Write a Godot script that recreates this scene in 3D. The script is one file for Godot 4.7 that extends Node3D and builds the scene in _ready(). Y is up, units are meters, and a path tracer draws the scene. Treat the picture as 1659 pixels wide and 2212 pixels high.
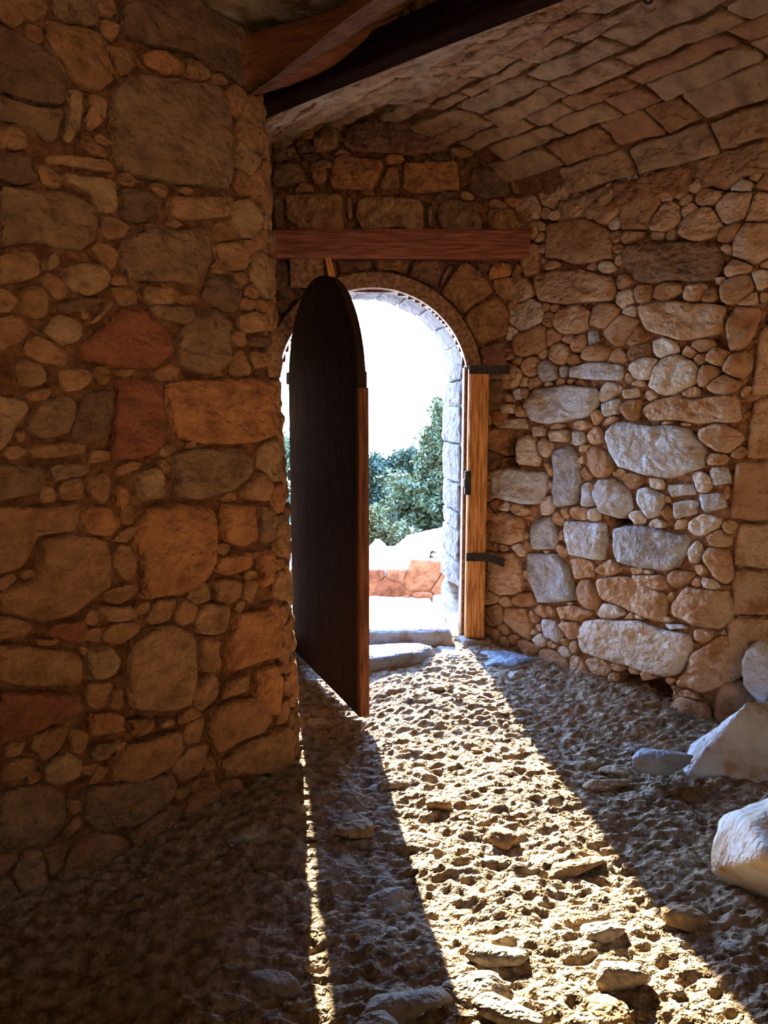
extends Node3D
# A rubble-stone room, its arched plank door standing open on a sunlit terrace.

var rng := RandomNumberGenerator.new()
var coarse := FastNoiseLite.new()
var medium := FastNoiseLite.new()
var fine := FastNoiseLite.new()
var tex := {}
var mats := {}

# Stones of the walls as they lie: tone, how far they stand proud (half centimetres), outline in centimetres along the wall and above the floor
const LEFT_STONES := [
	["d", 4, [-62,276,-31,287,-8,286,-1,284,1,268,-4,265,-18,266,-38,269,-62,265]],
	["b", 5, [-66,249,-58,255,-33,261,-20,262,-18,249,-18,232,-21,226,-42,224,-60,223,-68,225,-69,236]],
	["d", 3, [-102,256,-94,255,-83,251,-81,244,-83,238,-93,237,-104,237]],
	["g", 3, [-104,236,-93,236,-83,237,-86,227,-90,227,-97,230,-105,229]],
	["b", 4, [-105,227,-101,229,-96,228,-94,225,-96,223,-101,221,-105,222]],
	["l", 4, [-81,244,-76,245,-77,239,-78,232,-83,227,-85,228,-83,234]],
	["b", 3, [-75,244,-68,245,-69,238,-74,233,-78,232,-76,239]],
	["b", 2, [-92,223,-69,226,-67,223,-79,221,-89,221]],
	["l", 3, [-86,219,-67,221,-67,211,-73,209,-76,214,-85,217]],
	["b", 4, [-106,211,-85,214,-74,212,-75,201,-81,196,-96,196,-108,193]],
	["d", 3, [-66,219,-55,220,-50,218,-52,212,-58,208,-66,209]],
	["b", 3, [-47,220,-32,222,-17,225,-21,217,-37,213,-47,213]],
	["b", 4, [-68,202,-57,207,-31,212,-29,203,-35,192,-51,191,-65,189,-69,194]],
	["b", 3, [-108,192,-96,194,-95,188,-100,185,-109,183]],
	["l", 3, [-94,192,-91,195,-88,193,-90,190,-94,189]],
	["l", 4, [-88,191,-83,193,-75,194,-72,191,-74,186,-80,183,-86,185,-88,188]],
	["b", 3, [-103,182,-98,185,-94,184,-93,179,-94,175,-99,174,-103,177]],
	["d", 2, [-92,179,-84,183,-73,183,-81,180,-89,177]],
	["b", 3, [-83,174,-73,182,-71,183,-75,178,-81,174]],
	["r", 5, [-86,168,-81,172,-71,180,-66,181,-57,180,-51,174,-50,168,-55,163,-64,161,-73,161,-80,163,-87,164]],
	["b", 3, [-63,188,-49,190,-44,188,-47,183,-59,182,-62,184]],
	["b", 3, [-58,182,-39,184,-39,180,-44,177,-54,178]],
	["g", 4, [-47,175,-40,181,-31,184,-22,179,-24,167,-29,162,-39,160,-48,163,-50,169]],
	["b", 3, [-20,183,-11,185,-2,183,-3,178,-16,176,-20,178]],
	["d", 3, [-16,175,-1,176,-1,172,-16,171]],
	["b", 3, [-16,170,-3,169,-3,165,-13,163,-16,167]],
	["r", 4, [-74,158,-61,159,-55,157,-56,145,-56,136,-63,132,-74,131,-79,130,-79,135,-75,146]],
	["d", 3, [-84,154,-75,156,-75,146,-80,137,-90,138,-90,143,-86,149]],
	["o", 5, [-54,157,-40,159,-13,160,0,158,-1,145,-3,136,-24,135,-42,135,-50,137,-54,145]],
	["b", 3, [-105,143,-100,150,-93,152,-87,152,-87,148,-90,140,-100,139,-104,140]],
	["l", 3, [-112,153,-104,152,-102,149,-107,142,-113,135,-114,135]],
	["b", 3, [-108,161,-103,163,-96,161,-96,156,-100,154,-107,156]],
	["b", 2, [-93,160,-82,161,-81,157,-85,154,-91,153,-92,156]],
	["b", 3, [-110,175,-103,176,-99,171,-103,167,-111,164]],
	["b", 3, [-105,138,-99,138,-85,137,-85,134,-93,133,-105,134]],
	["b", 3, [-114,133,-99,132,-99,126,-103,123,-116,122]],
	["b", 3, [-98,132,-87,131,-84,129,-87,127,-98,126]],
	["b", 3, [-87,126,-78,128,-78,121,-81,117,-87,120]],
	["o", 3, [-76,123,-73,124,-71,121,-72,117,-76,114,-77,118]],
	["l", 4, [-70,127,-60,129,-57,125,-57,117,-67,117,-68,122]],
	["b", 4, [-54,132,-42,134,-22,134,-15,129,-17,122,-26,117,-43,115,-55,118]],
	["o", 6, [-69,113,-65,115,-51,115,-38,112,-36,104,-38,94,-42,86,-54,82,-70,83,-70,96,-71,105]],
	["o", 4, [-35,113,-17,112,-16,97,-24,95,-34,99,-36,106]],
	["b", 3, [-14,110,-6,108,-7,95,-15,95]],
	["o", 3, [-37,94,-20,93,-19,86,-33,85,-39,88]],
	["o", 3, [-17,93,-8,92,-8,78,-17,77]],
	["b", 4, [-103,109,-91,110,-81,106,-80,96,-80,90,-88,87,-95,83,-105,84,-111,86,-119,90,-118,95,-107,97,-104,103]],
	["b", 2, [-116,121,-107,120,-88,119,-90,111,-104,110,-110,100,-118,100]],
	["b", 3, [-88,85,-73,83,-72,78,-79,78,-86,80]],
	["r", 3, [-103,82,-92,82,-90,78,-91,73,-99,76,-104,79]],
	["b", 3, [-119,89,-112,87,-106,83,-111,81,-120,81]],
	["b", 4, [-120,80,-110,78,-97,73,-92,69,-93,60,-100,61,-113,66,-121,70]],
	["l", 3, [-91,71,-82,71,-79,64,-82,60,-89,60,-92,66]],
	["b", 5, [-76,71,-68,74,-57,73,-49,67,-50,58,-51,46,-56,40,-69,42,-79,48,-79,61]],
	["b", 3, [-48,66,-38,62,-38,50,-48,51,-49,58]],
	["o", 5, [-35,61,-31,71,-20,70,-7,71,-6,60,-8,47,-23,47,-36,48,-37,54]],
	["b", 3, [-38,45,-25,45,-25,38,-36,38,-42,39]],
	["o", 4, [-22,45,-9,45,-7,31,-11,23,-21,26,-24,36]],
	["b", 5, [-45,37,-36,37,-22,34,-13,24,-19,19,-33,20,-44,18,-48,29]],
	["b", 5, [-43,15,-31,18,-14,18,-4,17,-3,5,-4,-3,-25,2,-41,8]],
	["r", 4, [-121,67,-109,63,-94,57,-94,51,-104,51,-110,50,-123,49]],
	["o", 4, [-93,50,-85,49,-80,46,-80,40,-92,42,-94,46]],
	["b", 3, [-79,44,-74,43,-68,40,-70,36,-75,36,-79,39]],
	["b", 3, [-68,39,-61,39,-60,35,-67,36]],
	["b", 4, [-88,31,-79,36,-58,32,-58,25,-63,20,-79,21,-88,25]],
	["b", 3, [-123,45,-111,43,-111,39,-116,37,-124,39]],
	["l", 3, [-110,39,-102,42,-96,35,-97,30,-105,30,-110,34]],
	["b", 3, [-94,40,-81,38,-88,33,-94,34]],
	["b", 4, [-124,37,-116,35,-108,33,-103,27,-103,17,-112,13,-126,17]],
	["b", 4, [-97,26,-87,24,-64,19,-60,13,-65,9,-80,5,-94,9,-99,18]],
	["b", 3, [-58,12,-45,12,-44,7,-56,7]],
]
const RIGHT_STONES := [
	["g", 5, [15,150,24,159,51,160,69,157,69,148,63,142,38,139,22,140]],
	["w", 4, [-13,141,16,141,20,135,-11,135]],
	["w", 4, [-4,150,9,150,9,144,0,144]],
	["w", 5, [13,130,23,133,28,130,33,119,32,114,16,115,12,124]],
	["g", 6, [-4,110,8,113,38,112,41,102,35,93,11,92,-3,93]],
	["g", 4, [41,124,53,128,60,122,63,109,62,96,47,92,44,107]],
	["g", 5, [74,111,85,113,95,107,99,98,91,92,79,93,73,102]],
	["g", 6, [76,136,82,141,101,140,124,139,133,130,134,121,120,115,102,114,88,118,79,126]],
	["g", 4, [99,108,105,110,115,107,115,97,108,93,100,101]],
	["w", 3, [23,137,32,138,35,132,25,131]],
	["w", 3, [37,135,51,136,53,129,39,129]],
	["g", 3, [54,136,62,135,64,129,56,127]],
	["g", 4, [24,171,29,175,38,171,39,163,28,162]],
	["g", 3, [47,170,62,171,82,169,84,162,67,161,48,164]],
	["w", 3, [84,157,93,158,94,153,86,152]],
	["o", 3, [96,148,105,152,147,153,150,142,133,141,101,142]],
	["d", 3, [83,176,97,180,99,174,86,171]],
	["g", 3, [57,187,63,188,66,181,58,180]],
	["d", 4, [75,228,89,228,129,220,132,210,127,204,83,209,75,219]],
	["g", 4, [29,77,33,85,44,88,51,80,50,70,33,66]],
	["g", 5, [55,87,83,89,85,82,84,68,61,68,56,78]],
	["g", 5, [88,87,94,89,131,90,131,82,128,73,121,70,92,70,88,78]],
	["g", 4, [29,64,52,68,63,61,69,45,54,40,41,37,32,50]],
	["g", 3, [44,30,55,31,63,23,61,18,50,20]],
	["o", 3, [58,30,72,34,72,24,66,22]],
	["o", 4, [54,38,67,42,81,40,72,34,59,32]],
	["o", 4, [80,59,98,64,123,60,125,50,122,45,107,47,84,50]],
	["o", 4, [101,65,121,69,124,64,121,61,103,61]],
	["w", 4, [83,41,86,48,96,48,102,45,95,41,85,39]],
	["w", 6, [73,33,76,36,110,44,120,42,139,43,141,33,135,23,128,20,104,19,76,18]],
	["g", 3, [123,45,132,47,137,46,127,43]],
	["o", 4, [125,56,132,66,154,66,158,55,152,48,137,48,127,50]],
	["o", 4, [141,37,153,46,162,43,164,27,148,18,132,17,138,26]],
	["o", 4, [139,85,152,85,156,72,152,68,146,71,140,79]],
	["o", 3, [-6,83,8,86,25,84,26,71,14,67,-4,66]],
	["o", 3, [-3,60,19,64,27,54,30,42,10,35,-1,38]],
	["o", 3, [15,29,33,33,38,24,39,15,25,16,15,21]],
	["g", 3, [64,108,71,110,74,96,66,95]],
	["g", 3, [115,112,130,113,132,108,118,106]],
	["g", 3, [133,109,144,111,148,104,137,100]],
	["g", 3, [41,170,46,171,47,164,42,164]],
	["g", 3, [71,150,82,153,85,145,74,143]],
	["g", 3, [120,104,133,106,133,99,122,96]],
	["g", 3, [136,121,145,122,149,115,140,113]],
	["g", 3, [5,158,12,159,12,152,8,152]],
	["b", 3, [12,223,46,221,72,213,73,201,46,202,18,207]],
	["b", 3, [19,249,46,247,66,236,70,222,46,223,22,230]],
	["b", 3, [-1,243,16,237,19,224,7,221]],
	["b", 3, [86,198,106,198,133,193,136,181,113,179,92,185]],
]
const RIGHT_GAPS := [
	[-11,133,10,132,13,115,-7,113],
	[114,14,128,18,132,8,114,6],
	[99,14,114,16,114,9,104,7],
	[83,91,97,92,96,89,86,88],
]
const GABLE_STONES := [
	["b", 4, [-57,268,-45,269,-24,268,-22,250,-25,247,-50,249,-56,255]],
	["b", 4, [-16,264,-10,267,19,266,23,263,23,250,20,248,-13,249,-17,255]],
	["b", 4, [30,255,32,263,37,265,53,264,57,250,56,248,32,248]],
	["b", 3, [59,259,74,260,78,248,60,248]],
	["o", 4, [-31,274,-28,288,-23,289,0,287,-1,282,-6,270,-30,271]],
	["o", 4, [10,271,11,285,42,286,44,270,19,269]],
	["d", 4, [48,270,49,281,58,284,71,277,72,267,56,265]],
	["p", 3, [-24,295,-22,304,-2,311,18,307,35,298,34,291,18,289,-2,291,-22,292]],
	["b", 3, [-63,284,-50,285,-45,280,-44,275,-63,272]],
	["b", 3, [-63,292,-50,293,-48,288,-62,286]],
	["b", 3, [-43,285,-32,287,-32,275,-39,273,-42,279]],
	["b", 3, [-3,271,1,282,8,284,9,271]],
	["b", 3, [-41,298,-34,305,-25,303,-26,292,-39,290]],
	["b", 3, [36,293,47,294,53,290,43,287]],
	["b", 2, [-22,266,-19,267,-18,255,-20,253]],
	["b", 2, [25,262,28,262,27,249,25,250]],
	["d", 3, [-63,269,-58,269,-58,250,-63,249]],
]


# ------------------------------------------------------------------ materials
func noise_texture(freq: float, octaves: int, sd: int, stops: Array, cellular := false) -> NoiseTexture2D:
	var n := FastNoiseLite.new()
	n.seed = sd
	n.frequency = freq
	n.fractal_octaves = octaves
	n.fractal_gain = 0.55
	n.noise_type = FastNoiseLite.TYPE_CELLULAR if cellular else FastNoiseLite.TYPE_SIMPLEX_SMOOTH
	var t := NoiseTexture2D.new()
	t.width = 512
	t.height = 512
	t.seamless = true
	t.noise = n
	if stops.size():
		var g := Gradient.new()
		g.offsets = PackedFloat32Array(stops.map(func(s): return s[0]))
		g.colors = PackedColorArray(stops.map(func(s): return s[1]))
		t.color_ramp = g
	return t

func material(key: String, color: Color, color_tex: String, bump_tex: String, bump_cm: float, scale: Vector3, rough := 0.92, world := true) -> StandardMaterial3D:
	var m := StandardMaterial3D.new()
	m.resource_name = key
	m.albedo_color = color
	m.roughness = rough
	m.metallic_specular = 0.35
	m.uv1_triplanar = true
	m.uv1_world_triplanar = world
	m.uv1_scale = scale
	m.texture_repeat = true
	if color_tex:
		m.albedo_texture = tex[color_tex]
	if bump_tex:
		m.heightmap_enabled = true
		m.heightmap_texture = tex[bump_tex]
		m.heightmap_scale = bump_cm
	mats[key] = m
	return m

func make_materials() -> void:
	var W := Color.WHITE
	tex.mottle = noise_texture(0.012, 5, 11, [[0.2, Color(0.72, 0.69, 0.66)], [0.45, Color(0.88, 0.86, 0.84)], [0.6, Color(0.95, 0.94, 0.92)], [0.85, W]])
	tex.stain = noise_texture(0.009, 5, 23, [[0.22, Color(0.82, 0.68, 0.52)], [0.36, Color(0.9, 0.85, 0.79)], [0.48, Color(0.95, 0.94, 0.93)], [0.8, W]])
	tex.earth = noise_texture(0.014, 6, 31, [[0.25, Color(0.66, 0.58, 0.5)], [0.5, Color(0.88, 0.83, 0.76)], [0.75, W]])
	tex.bump = noise_texture(0.03, 6, 47, [])
	tex.pits = noise_texture(0.035, 3, 53, [[0.0, Color.BLACK], [0.35, Color(0.75, 0.75, 0.75)], [1.0, W]], true)
	tex.grain = noise_texture(0.016, 5, 61, [[0.25, Color(0.72, 0.66, 0.6)], [0.5, Color(0.88, 0.85, 0.82)], [0.75, W]])
	tex.grain_bump = noise_texture(0.02, 4, 67, [])
	var s := Vector3.ONE * 1.4
	# rubble stones, by tone
	material("stone_brown", Color8(164, 118, 78), "mottle", "bump", 3.0, s)
	material("stone_brown_pale", Color8(172, 128, 88), "mottle", "bump", 3.0, s)
	material("stone_ochre", Color8(182, 124, 78), "mottle", "bump", 3.0, s)
	material("stone_red", Color8(150, 92, 62), "mottle", "bump", 3.0, s)
	material("stone_dark", Color8(124, 92, 66), "mottle", "bump", 3.0, s)
	material("stone_dun", Color8(146, 112, 80), "mottle", "bump", 3.0, s)
	material("stone_light", Color8(176, 138, 98), "mottle", "bump", 3.0, s)
	material("stone_plum", Color8(144, 102, 82), "mottle", "bump", 3.0, s)
	material("limestone_grey", Color8(206, 210, 216), "stain", "bump", 2.2, s)
	material("limestone_blue", Color8(188, 189, 192), "mottle", "bump", 2.2, s)
	material("limestone_pale", Color8(216, 204, 190), "stain", "bump", 2.2, s)
	material("limestone_ochre", Color8(200, 166, 134), "stain", "bump", 2.6, s)
	material("limestone_rough", Color8(176, 138, 104), "stain", "pits", 1.6, s)
	material("mortar_brown", Color8(138, 94, 60), "earth", "bump", 3.0, s * 1.4)
	material("mortar_ochre", Color8(180, 138, 106), "earth", "bump", 3.0, s * 1.4)
	material("vault_stone", Color8(174, 136, 98), "mottle", "bump", 2.0, s)
	material("vault_stone_dun", Color8(168, 136, 102), "mottle", "bump", 2.0, s)
	material("vault_stone_red", Color8(164, 118, 82), "mottle", "bump", 2.0, s)
	material("plaster", Color8(198, 186, 168), "earth", "bump", 0.8, s * 0.6)
	material("court_bounce", Color8(228, 190, 146), "earth", "bump", 1.0, s * 0.6)  # warm pale tone for the added wall that bounces light indoors
	material("bounce_pale", Color8(214, 198, 172), "earth", "bump", 1.0, s * 0.6)  # paleness chosen so the unseen walls bounce more fill light
	material("jamb_limestone", Color8(122, 112, 112), "mottle", "bump", 1.5, s)
	material("floor_earth", Color8(168, 150, 122), "earth", "bump", 1.6, s * 1.5, 0.8)
	material("floor_stone", Color8(166, 154, 136), "mottle", "bump", 2.0, s, 0.8)
	material("floor_stone_ochre", Color8(168, 138, 98), "mottle", "bump", 2.0, s, 0.85)
	material("slab_blue", Color8(152, 160, 170), "mottle", "bump", 1.4, s, 0.7)
	material("rock_white", Color8(226, 220, 208), "stain", "bump", 1.6, s, 0.85)
	material("terrace_white", Color8(196, 192, 188), "stain", "bump", 1.5, s, 0.9)
	material("terrace_wall", Color8(148, 104, 70), "mottle", "bump", 1.5, s, 0.9)
	material("terrace_wall_dark", Color8(130, 86, 56), "mottle", "bump", 1.5, s, 0.9)
	material("dry_soil", Color8(120, 104, 80), "earth", "bump", 2.0, s, 0.95)
	# timber: grain runs along the long axis of the piece's own axes
	material("timber_dark", Color8(44, 27, 18), "grain", "grain_bump", 0.8, Vector3(0.5, 5, 5), 0.7, false)
	mats.timber_dark.metallic_specular = 0.1
	mats.timber_dark.roughness = 1.0
	material("timber_red", Color8(152, 92, 68), "grain", "grain_bump", 0.8, Vector3(0.5, 5, 5), 0.75, false)
	material("timber_log", Color8(150, 92, 58), "grain", "grain_bump", 1.2, Vector3(0.8, 5, 5), 0.8, false)
	material("timber_post", Color8(220, 154, 86), "grain", "grain_bump", 0.6, Vector3(6, 0.5, 6), 0.65, false)
	material("timber_frame", Color8(150, 112, 80), "grain", "grain_bump", 0.5, Vector3(3, 3, 3), 0.7, false)
	material("door_plank_shaded", Color8(58, 34, 23), "grain", "grain_bump", 0.7, Vector3(5, 0.5, 5), 0.75, false)  # darkened to carry the shade on the leaf's inner face
	material("door_edge_lit", Color8(134, 82, 54), "grain", "grain_bump", 0.7, Vector3(5, 0.5, 5), 0.75, false)  # paler than the planks: light on the free edge put into the colour
	material("door_batten", Color8(70, 41, 28), "grain", "grain_bump", 0.7, Vector3(0.5, 5, 5), 0.75, false)
	var iron := material("iron", Color8(66, 58, 54), "mottle", "bump", 0.4, Vector3.ONE * 4.0, 0.6, false)
	iron.metallic = 0.5
	for k in [["leaf_green", Color8(60, 66, 26)], ["leaf_olive", Color8(84, 80, 34)], ["leaf_deep", Color8(42, 54, 28)]]:
		var m := StandardMaterial3D.new()
		m.albedo_color = k[1]
		m.roughness = 0.7
		m.backlight_enabled = true
		m.backlight = Color(0.4, 0.45, 0.25)
		m.vertex_color_use_as_albedo = true
		mats[k[0]] = m
	material("bark", Color8(110, 96, 84), "grain", "grain_bump", 1.0, Vector3(6, 1, 6), 0.9, false)

# ------------------------------------------------------------------ helpers
func tag(o: Node3D, label: String, category: String, kind := "", group := "") -> Node3D:
	o.set_meta("label", label)
	o.set_meta("category", category)
	if kind:
		o.set_meta("kind", kind)
	if group:
		o.set_meta("group", group)
	return o

func put(mesh: Mesh, called: String, m: Material, parent: Node = self) -> MeshInstance3D:
	var o := MeshInstance3D.new()
	o.name = called
	o.mesh = mesh
	o.material_override = m
	parent.add_child(o, true)
	return o

func root_at(called: String, at: Vector3) -> Node3D:
	var o := Node3D.new()
	o.name = called
	add_child(o, true)
	o.position = at
	return o

func indexed(verts: PackedVector3Array, idx: PackedInt32Array, smooth := true) -> ArrayMesh:
	var st := SurfaceTool.new()
	st.begin(Mesh.PRIMITIVE_TRIANGLES)
	if smooth:
		for v in verts:
			st.add_vertex(v)
		for i in idx:
			st.add_index(i)
	else:
		st.set_smooth_group(-1)
		for i in idx:
			st.add_vertex(verts[i])
	st.generate_normals()
	return st.commit()

func centroid(p: PackedVector2Array) -> Vector2:
	var c := Vector2.ZERO
	var a := 0.0
	for i in p.size():
		var q := p[(i + 1) % p.size()]
		var w := p[i].cross(q)
		a += w
		c += (p[i] + q) * w
	return c / (3.0 * a) if absf(a) > 1e-7 else p[0]

func area(p: PackedVector2Array) -> float:
	var a := 0.0
	for i in p.size():
		a += p[i].cross(p[(i + 1) % p.size()])
	return a * 0.5

func shrunk(p: PackedVector2Array, by: float) -> PackedVector2Array:
	var c := centroid(p)
	var r := 0.0
	for q in p:
		r += q.distance_to(c) / p.size()
	var k := clampf(1.0 - by / maxf(r, 0.01), 0.4, 1.0)
	var out := PackedVector2Array()
	for q in p:
		out.append(c + (q - c) * k)
	return out

func outline(numbers: Array) -> PackedVector2Array:
	var p := PackedVector2Array()
	for i in range(0, numbers.size(), 2):
		p.append(Vector2(numbers[i], numbers[i + 1]) * 0.01)
	if area(p) < 0.0:
		p.reverse()
	return p

func rounded(p: PackedVector2Array, cut: float) -> PackedVector2Array:
	var out := PackedVector2Array()
	for i in p.size():
		var q := p[(i + 1) % p.size()]
		var d := p[i].distance_to(q)
		var k := minf(cut / maxf(d, 0.001), 0.3)
		out.append(p[i].lerp(q, k))
		out.append(q.lerp(p[i], k))
	return out

func resampled(p: PackedVector2Array, n: int) -> PackedVector2Array:
	var total := 0.0
	for i in p.size():
		total += p[i].distance_to(p[(i + 1) % p.size()])
	var out := PackedVector2Array()
	var step := total / n
	var left := 0.0
	for i in p.size():
		var a := p[i]
		var b := p[(i + 1) % p.size()]
		var d := a.distance_to(b)
		while left < d and out.size() < n:
			out.append(a.lerp(b, left / d))
			left += step
		left -= d
	return out

# A point of a surface: where(u, v) lies on it, side = 1 or -1 says where the room is; h stands proud of it
func on(where: Callable, side: float, u: float, v: float, h: float) -> Vector3:
	var p: Vector3 = where.call(u, v)
	var du: Vector3 = where.call(u + 0.01, v) - p
	var dv: Vector3 = where.call(u, v + 0.01) - p
	return p + du.cross(dv).normalized() * (side * h)

# One stone set in a surface: a rounded, chipped block whose outline is given in the surface's own metres
func stone_mesh(where: Callable, side: float, poly: PackedVector2Array, proud: float, rough: float, origin: Vector3, sink := 0.05) -> ArrayMesh:
	var total := 0.0
	for i in poly.size():
		total += poly[i].distance_to(poly[(i + 1) % poly.size()])
	var n := clampi(int(total / 0.026), 9, 36)
	var b := resampled(rounded(poly, 0.006), n)
	n = b.size()
	var c := centroid(b)
	var r := 0.0
	for q in b:
		r += q.distance_to(c) / n
	for i in n:
		var q := b[i] * 40.0
		b[i] += Vector2(medium.get_noise_2d(q.x, q.y), medium.get_noise_2d(q.x + 90.0, q.y)) * minf(0.013, r * 0.14)
	var tilt := Vector2(rng.randf_range(-1, 1), rng.randf_range(-1, 1)) * minf(0.10, proud / maxf(r, 0.02) * 0.22)
	var edge := minf(0.008, r * 0.10)
	var ks := [1.0, 1.0 - edge * 0.35 / r, 1.0 - edge * 1.2 / r, 1.0 - minf(edge * 3.2, r * 0.3) / r, 0.62, 0.32]
	var hs := [-sink, proud * 0.30, proud * 0.74, proud * 0.95, proud, proud]
	var sd := rng.randf() * 50.0
	var v := PackedVector3Array()
	for k in 6:
		for i in n:
			var q: Vector2 = c + (b[i] - c) * ks[k]
			var h: float = hs[k]
			if k > 0:
				h += (q - c).dot(tilt) * (0.4 if k == 1 else 1.0)
				h += (medium.get_noise_3d(q.x * 60.0, q.y * 60.0, sd) * 1.3 + fine.get_noise_3d(q.x * 60.0, q.y * 60.0, sd) * 0.9) * rough * (0.4 if k == 1 else 1.0)
			v.append(on(where, side, q.x, q.y, h) - origin)
	v.append(on(where, side, c.x, c.y, proud + medium.get_noise_3d(c.x * 60.0, c.y * 60.0, sd) * rough) - origin)
	var idx := PackedInt32Array()
	for k in 5:
		for i in n:
			var j := (i + 1) % n
			idx.append_array([k * n + i, (k + 1) * n + i, k * n + j, k * n + j, (k + 1) * n + i, (k + 1) * n + j])
	for i in n:
		idx.append_array([5 * n + i, 6 * n, 5 * n + (i + 1) % n])
	if side < 0.0:
		idx.reverse()
	return indexed(v, idx)

func stone(parent: Node3D, where: Callable, side: float, poly: PackedVector2Array, proud: float, m: Material, rough := 0.012, called := "stone") -> MeshInstance3D:
	var c := centroid(poly)
	var origin: Vector3 = where.call(c.x, c.y)
	var o := put(stone_mesh(where, side, poly, proud, rough, origin), called, m, parent)
	o.position = origin - parent.position
	return o

# Small stones packed into what the larger ones leave free
func packed_cells(rect: Rect2, blocked: Array, sizes: Array, aspect: float) -> Array:
	var sites := PackedVector2Array()
	var reach := PackedFloat32Array()
	var walls := PackedVector2Array()
	var squeeze := Vector2(1.0 / aspect, 1.0)
	for poly: PackedVector2Array in blocked:
		var c := centroid(poly)
		for i in poly.size():
			var q := poly[(i + 1) % poly.size()]
			var d := poly[i].distance_to(q)
			for k in maxi(1, int(d / 0.03)):
				var e := poly[i].lerp(q, k * 0.03 / maxf(d, 0.03))
				walls.append((e + (c - e).normalized() * 0.006) * squeeze)
	for s in sizes:
		for t in int(s[1]):
			var p := rect.position + Vector2(rng.randf() * rect.size.x, rng.randf() * rect.size.y)
			var inside := false
			for poly: PackedVector2Array in blocked:
				if Geometry2D.is_point_in_polygon(p, poly):
					inside = true
					break
			if inside:
				continue
			p *= squeeze
			var ok := true
			for i in sites.size():
				if sites[i].distance_to(p) < (s[0] + reach[i]) * 0.95:
					ok = false
					break
			if not ok:
				continue
			for q in walls:
				if absf(q.x - p.x) < s[0] and q.distance_to(p) < s[0] * 0.62:
					ok = false
					break
			if ok:
				sites.append(p)
				reach.append(s[0])
	var cells := []
	for i in sites.size():
		var p := sites[i]
		var r := reach[i] * 2.3
		var cell := PackedVector2Array([p + Vector2(-r, -r), p + Vector2(r, -r), p + Vector2(r, r), p + Vector2(-r, r)])
		for j in sites.size():
			if j != i and sites[j].distance_to(p) < 5.0 * reach[i] + 0.05:
				cell = cut(cell, p, sites[j], reach[i] / (reach[i] + reach[j]))
		for q in walls:
			if absf(q.x - p.x) < 2.8 * reach[i] and q.distance_to(p) < 2.8 * reach[i]:
				var d := q.distance_to(p)
				cell = cut(cell, p, q, maxf(0.1, (d - 0.007) / d))
		if cell.size() < 3:
			continue
		var back := PackedVector2Array()
		for q in cell:
			back.append(q / squeeze)
		back = shrunk(back, 0.003)
		if absf(area(back)) > 0.0004:
			cells.append(back)
	cells.sort_custom(func(a, b): return absf(area(a)) > absf(area(b)))
	return cells

func cut(cell: PackedVector2Array, p: Vector2, q: Vector2, share: float) -> PackedVector2Array:
	var m := p.lerp(q, share)
	var d := q - p
	var out := PackedVector2Array()
	for i in cell.size():
		var a := cell[i]
		var b := cell[(i + 1) % cell.size()]
		var da := (a - m).dot(d)
		var db := (b - m).dot(d)
		if da <= 0.0:
			out.append(a)
		if (da < 0.0) != (db < 0.0) and absf(da - db) > 1e-9:
			out.append(a.lerp(b, da / (da - db)))
	return out

# The mortar bed of a wall, with hollows where stones are missing
func bed(where: Callable, side: float, us: PackedFloat32Array, vs: PackedFloat32Array, rough: float, hollows: Array, skip = null, low := 0.014) -> ArrayMesh:
	var v := PackedVector3Array()
	for b in vs:
		for a in us:
			var h := -low + (medium.get_noise_2d(a * 9.0, b * 9.0) + 0.6 * fine.get_noise_2d(a * 14.0, b * 14.0)) * rough
			for poly: PackedVector2Array in hollows:
				if Geometry2D.is_point_in_polygon(Vector2(a, b), poly):
					h = -0.16
			v.append(on(where, side, a, b, h))
	var idx := PackedInt32Array()
	var n := us.size()
	for j in vs.size() - 1:
		for i in n - 1:
			if skip != null and skip.call((us[i] + us[i + 1]) * 0.5, (vs[j] + vs[j + 1]) * 0.5):
				continue
			var k := j * n + i
			if side > 0.0:
				idx.append_array([k, k + n, k + 1, k + 1, k + n, k + n + 1])
			else:
				idx.append_array([k, k + 1, k + n, k + 1, k + n + 1, k + n])
	return indexed(v, idx)

func steps(a: float, b: float, d: float) -> PackedFloat32Array:
	var out := PackedFloat32Array()
	var n := maxi(1, int(round((b - a) / d)))
	for i in n + 1:
		out.append(lerpf(a, b, float(i) / n))
	return out

func rest_of(parent: Node3D, where: Callable, side: float, cells: Array, m: Material, called: String) -> void:
	if cells.is_empty():
		return
	var st := SurfaceTool.new()
	st.begin(Mesh.PRIMITIVE_TRIANGLES)
	for poly in cells:
		var origin := parent.position
		st.append_from(stone_mesh(where, side, poly, rng.randf_range(0.004, 0.014), 0.006, origin, 0.02), 0, Transform3D())
	var o := put(st.commit(), called, m, parent)
	o.set_meta("kind", "stuff")

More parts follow.
